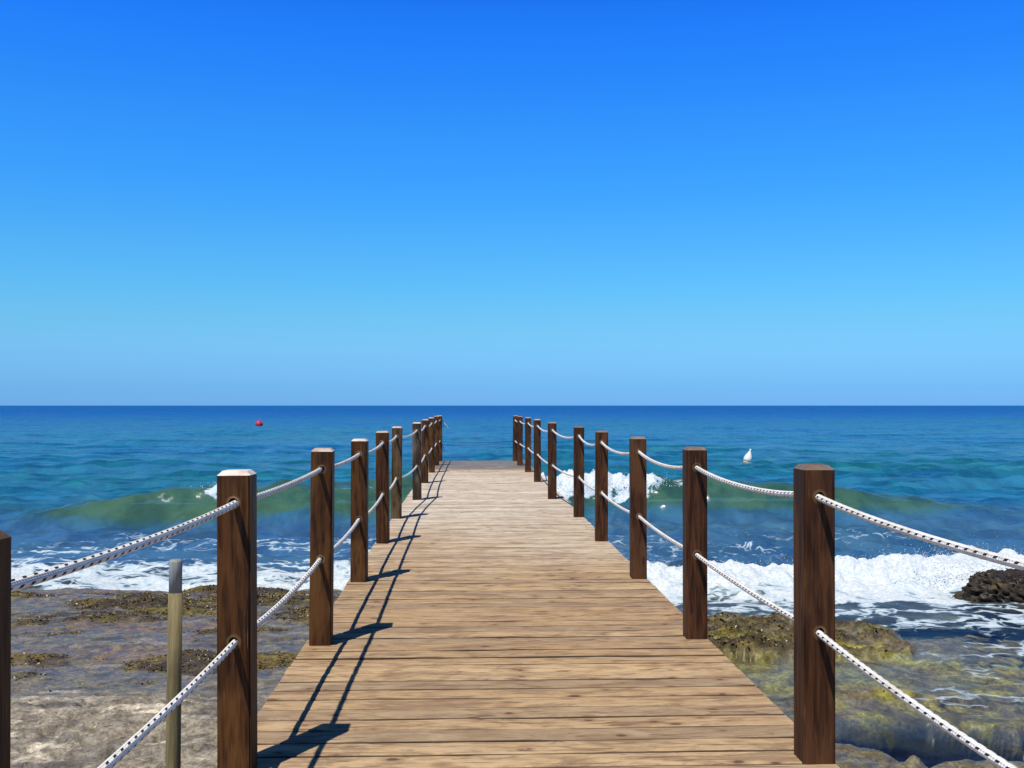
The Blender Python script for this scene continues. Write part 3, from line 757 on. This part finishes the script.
def rope(side, h, sags, label, tails):
    P = postpos[side]; pts = []
    r = random.Random(int(h * 1000) + (side == 'L'))
    for i in range(len(P) - 1):
        (x0, y0, c0), (x1, y1, c1) = P[i], P[i + 1]
        m = 36
        hz0, hz1 = h, h
        for q in range(m):
            t = q / m
            Y = y0 + (y1 - y0) * t; X = x0 + (x1 - x0) * t
            # inside the post the rope runs straight; sag begins at the faces
            e = PW / 2 / (y1 - y0); tt_ = min(max((t - e) / (1 - 2 * e), 0), 1)
            Z = DECK + h * (c0 + (c1 - c0) * tt_) - sags[i] * 4 * tt_ * (1 - tt_) * (1 - 0.12 * math.sin(3 * tt_)) - 0.002
            pts.append((X, Y, Z))
    pts.append((P[-1][0], P[-1][1], DECK + h - 0.002))
    xe, ye = P[-1][:2]
    tubes = []
    # near end: stop just in front of the first post
    pts.insert(0, (P[0][0], P[0][1] - PW / 2 - 0.05, DECK + h - 0.004))
    pts.append((xe, ye + PW / 2 + 0.03, DECK + h - 0.004))
    tubes.append(tube(pts, 0.0132, 12))
    tubes.append(blob((xe, ye + PW / 2 + 0.03, DECK + h), 0.028, 1.0))
    tubes.append(blob((P[0][0], P[0][1] - PW / 2 - 0.04, DECK + h), 0.028, 2.0))
    for (dx_, dz_, n_) in tails:
        tp = []
        for q in range(12):
            t = q / 11
            tp.append((xe + 0.01 + dx_ * (t ** 0.8), ye + PW / 2 + 0.035 + 0.02 * t, DECK + h - dz_ * t ** 1.3 + 0.01 * math.sin(9 * t + n_)))
        tubes.append(tube(tp, np.linspace(0.013, 0.008, 12), 8))
    return tag(mesh_obj('rope', tube_mesh('rope', tubes), M_rope), label, 'rope', 'white ropes threaded through the pier posts')

rope('L', HU, [.02, .015, .02, .03, .03, .05, .05, .04, .04, .03], 'upper white rope with black flecks threaded through the left row of posts', [(0.20, 0.22, 0), (0.09, 0.20, 2)])
rope('L', HLOW, [.02, .03, .03, .04, .04, .05, .04, .04, .03, .03], 'lower white rope with black flecks threaded through the left row of posts', [(0.10, 0.28, 1)])
rope('R', HU, [.035, .045, .055, .065, .075, .07, .06, .05, .04, .03], 'upper white rope with black flecks sagging through the right row of posts', [])
rope('R', HLOW, [.03, .015, .02, .03, .03, .035, .03, .03, .02, .02], 'lower white rope with black flecks running through the right row of posts', [])
(xa, ya), (xb, yb) = postpos['L'][-1][:2], postpos['R'][-1][:2]
cp = [(xa + .05 + (xb - xa - .1) * t, ya + (yb - ya) * t + PW / 2 - 0.03, DECK + 0.49 - 0.03 * 4 * t * (1 - t)) for t in np.linspace(0, 1, 24)]
tag(mesh_obj('cord', tube_mesh('cord', [tube(cp, 0.005, 6)]), mat_plain('dark_cord', (0.04, 0.045, 0.05), 0.8)),
    'thin dark cord strung across the far end of the pier', 'cord')

# ------------------------------------------------------------------ round stake left of the pier
def lathe(prof, seg=20, axis_fn=None):
    bm = bmesh.new(); rings = []
    for (r, z) in prof:
        ring = []
        for j in range(seg):
            a = j / seg * 2 * math.pi
            ring.append(bm.verts.new((r * math.cos(a), r * math.sin(a), z)))
        rings.append(ring)
    for a, b in zip(rings[:-1], rings[1:]):
        for j in range(seg): bm.faces.new((a[j], a[(j + 1) % seg], b[(j + 1) % seg], b[j]))
    bm.faces.new(rings[0][::-1]); bm.faces.new(rings[-1])
    return bm
SY = 4.5; SX = SY * math.tan(math.atan((175 - 512) / F) + YAW)
sz = float(terrain(np.array([SX]), np.array([SY]))[0])
ST = CAM - 151.5 / F * SY
stake = tag(empty('stake', (SX, SY, sz)), 'slim round wooden stake with grey sleeve on top, standing left of the pier', 'stake')
stake.rotation_euler = (0, R(0.4), 0)
H = ST - sz
m1 = mat_simple_wood('greenish_pole_wood', (0.16, 0.125, 0.055), (0.26, 0.21, 0.095), (60, 60, 5))
m2 = mat_simple_wood('grey_pole_end', (0.20, 0.21, 0.19), (0.34, 0.35, 0.32), (60, 60, 8))
bm_obj('pole', lathe([(0.033, -0.25), (0.032, 0.2), (0.0305, H * 0.6), (0.030, H - 0.142)], 20), m1, stake, smooth=True)
bm_obj('sleeve', lathe([(0.0275, H - 0.16), (0.0275, H - 0.012), (0.026, H - 0.004), (0.022, H)], 20), m2, stake, smooth=True)

# ------------------------------------------------------------------ boulder awash on the right
def boulder():
    bm = bmesh.new(); bmesh.ops.create_icosphere(bm, subdivisions=6, radius=1.0)
    v = np.array([tuple(q.co) for q in bm.verts])
    r = 1 + 0.16 * fbm(v[:, 0] * 1.6 + 5, v[:, 1] * 1.6 + v[:, 2] * 2.1, 301, 4)
    r += 0.17 * np.abs(fbm(v[:, 0] * 5 + v[:, 2] * 3, v[:, 1] * 5 - v[:, 2] * 4, 305, 4)) - 0.05
    r -= 0.17 * ss(0.05, 0.3, fbm(v[:, 0] * 9 + v[:, 2] * 7, v[:, 1] * 9 + v[:, 2] * 5, 307, 3))
    v = v * r[:, None]
    zl = v[:, 2] + 0.08 * fbm(v[:, 0] * 2, v[:, 1] * 2, 309, 3)
    v[:, 2] = np.where(zl > 0, np.minimum(v[:, 2], 0.62 + 0.12 * fbm(v[:, 0] * 3, v[:, 1] * 3, 311, 4)), v[:, 2])
    v[:, 2] += 0.05 * np.round(zl * 4) / 4
    for q, c_ in zip(bm.verts, v): q.co = (c_[0] * 0.78, c_[1] * 0.42, c_[2] * 0.47)
    o = bm_obj('boulder', bm, M_rock, None, (6.42, 11.6, -0.05))
    me = o.data; n = len(me.vertices)
    for p in me.polygons: p.use_smooth = True
    g = fbm(v[:, 0] * 2.5, v[:, 1] * 2.5 + v[:, 2] * 3, 313, 4)
    c = np.tile(np.array([0.040, 0.032, 0.021]), (n, 1))
    c = mixc(c, (0.11, 0.082, 0.038), ss(0.08, 0.4, g) * ss(-0.2, 0.5, v[:, 2]))
    c = mixc(c, (0.04, 0.032, 0.025), ss(0.0, 0.4, -g) * 0.8)
    cattr(me, 'rockcol', c); fattr(me, 'wet', np.full(n, 0.55))
    tag(o, 'pitted brown rock standing out of the white surf at the right', 'rock')
boulder()

# ------------------------------------------------------------------ buoys
def sea_at(x, y):
    d = sea(np.array([[x]]), np.array([[y]])); return float(d[2][0, 0])
def at_px(px, Y): return Y * math.tan(math.atan((px - 512) / F) + YAW)
m_red = mat_plain('red_buoy_paint', (0.62, 0.03, 0.075), 0.45, 0.3, 3)
m_white = mat_plain('white_buoy_plastic', (0.84, 0.83, 0.78), 0.4, 0.12, 6)
m_yel = mat_plain('stained_buoy_base', (0.55, 0.43, 0.20), 0.6, 0.4, 9)
m_eye = mat_plain('buoy_metal', (0.25, 0.24, 0.23), 0.5, 0.3, 9)
Yb = 112.0; Xb = at_px(258.8, Yb)
red = tag(empty('buoy', (Xb, Yb, sea_at(Xb, Yb))), 'round red mooring buoy floating far out on the left', 'buoy')
red.rotation_euler = (R(8), R(14), 0)
prof = [(0.12, -0.30)] + [(0.42 * math.cos(a), 0.24 + 0.38 * math.sin(a)) for a in np.linspace(-1.25, 1.25, 15)] + [(0.07, 0.62), (0.05, 0.655)]
bm_obj('body', lathe(prof, 28), m_red, red, smooth=True)
bm = bmesh.new()
V, Fq, _, _ = tube([(0.07 * math.cos(a), 0, 0.70 + 0.07 * math.sin(a)) for a in np.linspace(0, 2 * math.pi, 17)], 0.018, 8)
mesh_obj('lifting_ring', np_mesh('lifting_ring', V, Fq), m_eye, red); bm.free()

Yw = 39.2; Xw = at_px(746.3, Yw)
wb_ = tag(empty('buoy', (Xw, Yw, sea_at(Xw, Yw))), 'white pear-shaped buoy leaning in the water beyond the right rail', 'buoy')
wb_.rotation_euler = (0, R(17), 0)
bm_obj('float', lathe([(0.150, 0.055), (0.162, 0.12), (0.160, 0.18), (0.145, 0.24), (0.115, 0.31), (0.078, 0.38), (0.045, 0.44), (0.030, 0.47), (0.034, 0.50), (0.034, 0.54), (0.020, 0.555)], 28), m_white, wb_, smooth=True)
bm_obj('base', lathe([(0.05, -0.16), (0.10, -0.10), (0.132, -0.02), (0.147, 0.053)], 28), m_yel, wb_, smooth=True)

# ------------------------------------------------------------------ spray over the surf (uncountable droplets)
def spray():
    rg = np.random.RandomState(23); P = []; S = []
    def puff(n, cx, cy, z0, sx, sy, h, smin, smax):
        x = rg.normal(cx, sx, n); y = rg.normal(cy, sy, n); z = z0 + np.abs(rg.normal(0, h, n))
        P.append(np.stack([x, y, z], -1)); S.append(0.55 * rg.uniform(smin, smax, n) * np.exp(-(z - z0) / (h * 2.2)))
    puff(700, 5.75, 12.2, 0.22, 0.38, 0.18, 0.15, 0.006, 0.020)
    puff(420, 6.5, 12.3, 0.25, 0.45, 0.18, 0.13, 0.006, 0.020)
    puff(300, 4.6, 12.9, 0.22, 0.9, 0.2, 0.05, 0.004, 0.010)
    puff(500, 3.3, 20.1, 0.62, 0.35, 0.25, 0.13, 0.008, 0.026)
    puff(400, 2.2, 20.2, 0.6, 0.6, 0.25, 0.10, 0.008, 0.026)
    puff(160, -4.7, 20.1, 0.6, 0.25, 0.2, 0.08, 0.008, 0.02)
    puff(160, 2.6, 12.6, 0.2, 0.6, 0.3, 0.05, 0.004, 0.010)
    puff(220, -4.0, 12.4, 0.02, 2.4, 0.5, 0.07, 0.004, 0.010)
    P_ = np.concatenate(P); S_ = np.concatenate(S)
    bm = bmesh.new(); bmesh.ops.create_icosphere(bm, subdivisions=1, radius=1.0)
    bv = np.array([tuple(v.co) for v in bm.verts]); bf = np.array([[v.index for v in f.verts] for f in bm.faces]); bm.free()
    V = (P_[:, None, :] + S_[:, None, None] * bv[None]).reshape(-1, 3)
    Fq = (bf[None] + (np.arange(len(P_)) * len(bv))[:, None, None]).reshape(-1, 3)
    o = mesh_obj('sea_spray', np_mesh('sea_spray', V, Fq), mat_plain('spray_white', (0.86, 0.88, 0.88), 0.5, 0.05))
    tag(o, 'white spray thrown up by the breaking surf', 'spray', kind='stuff')
spray()
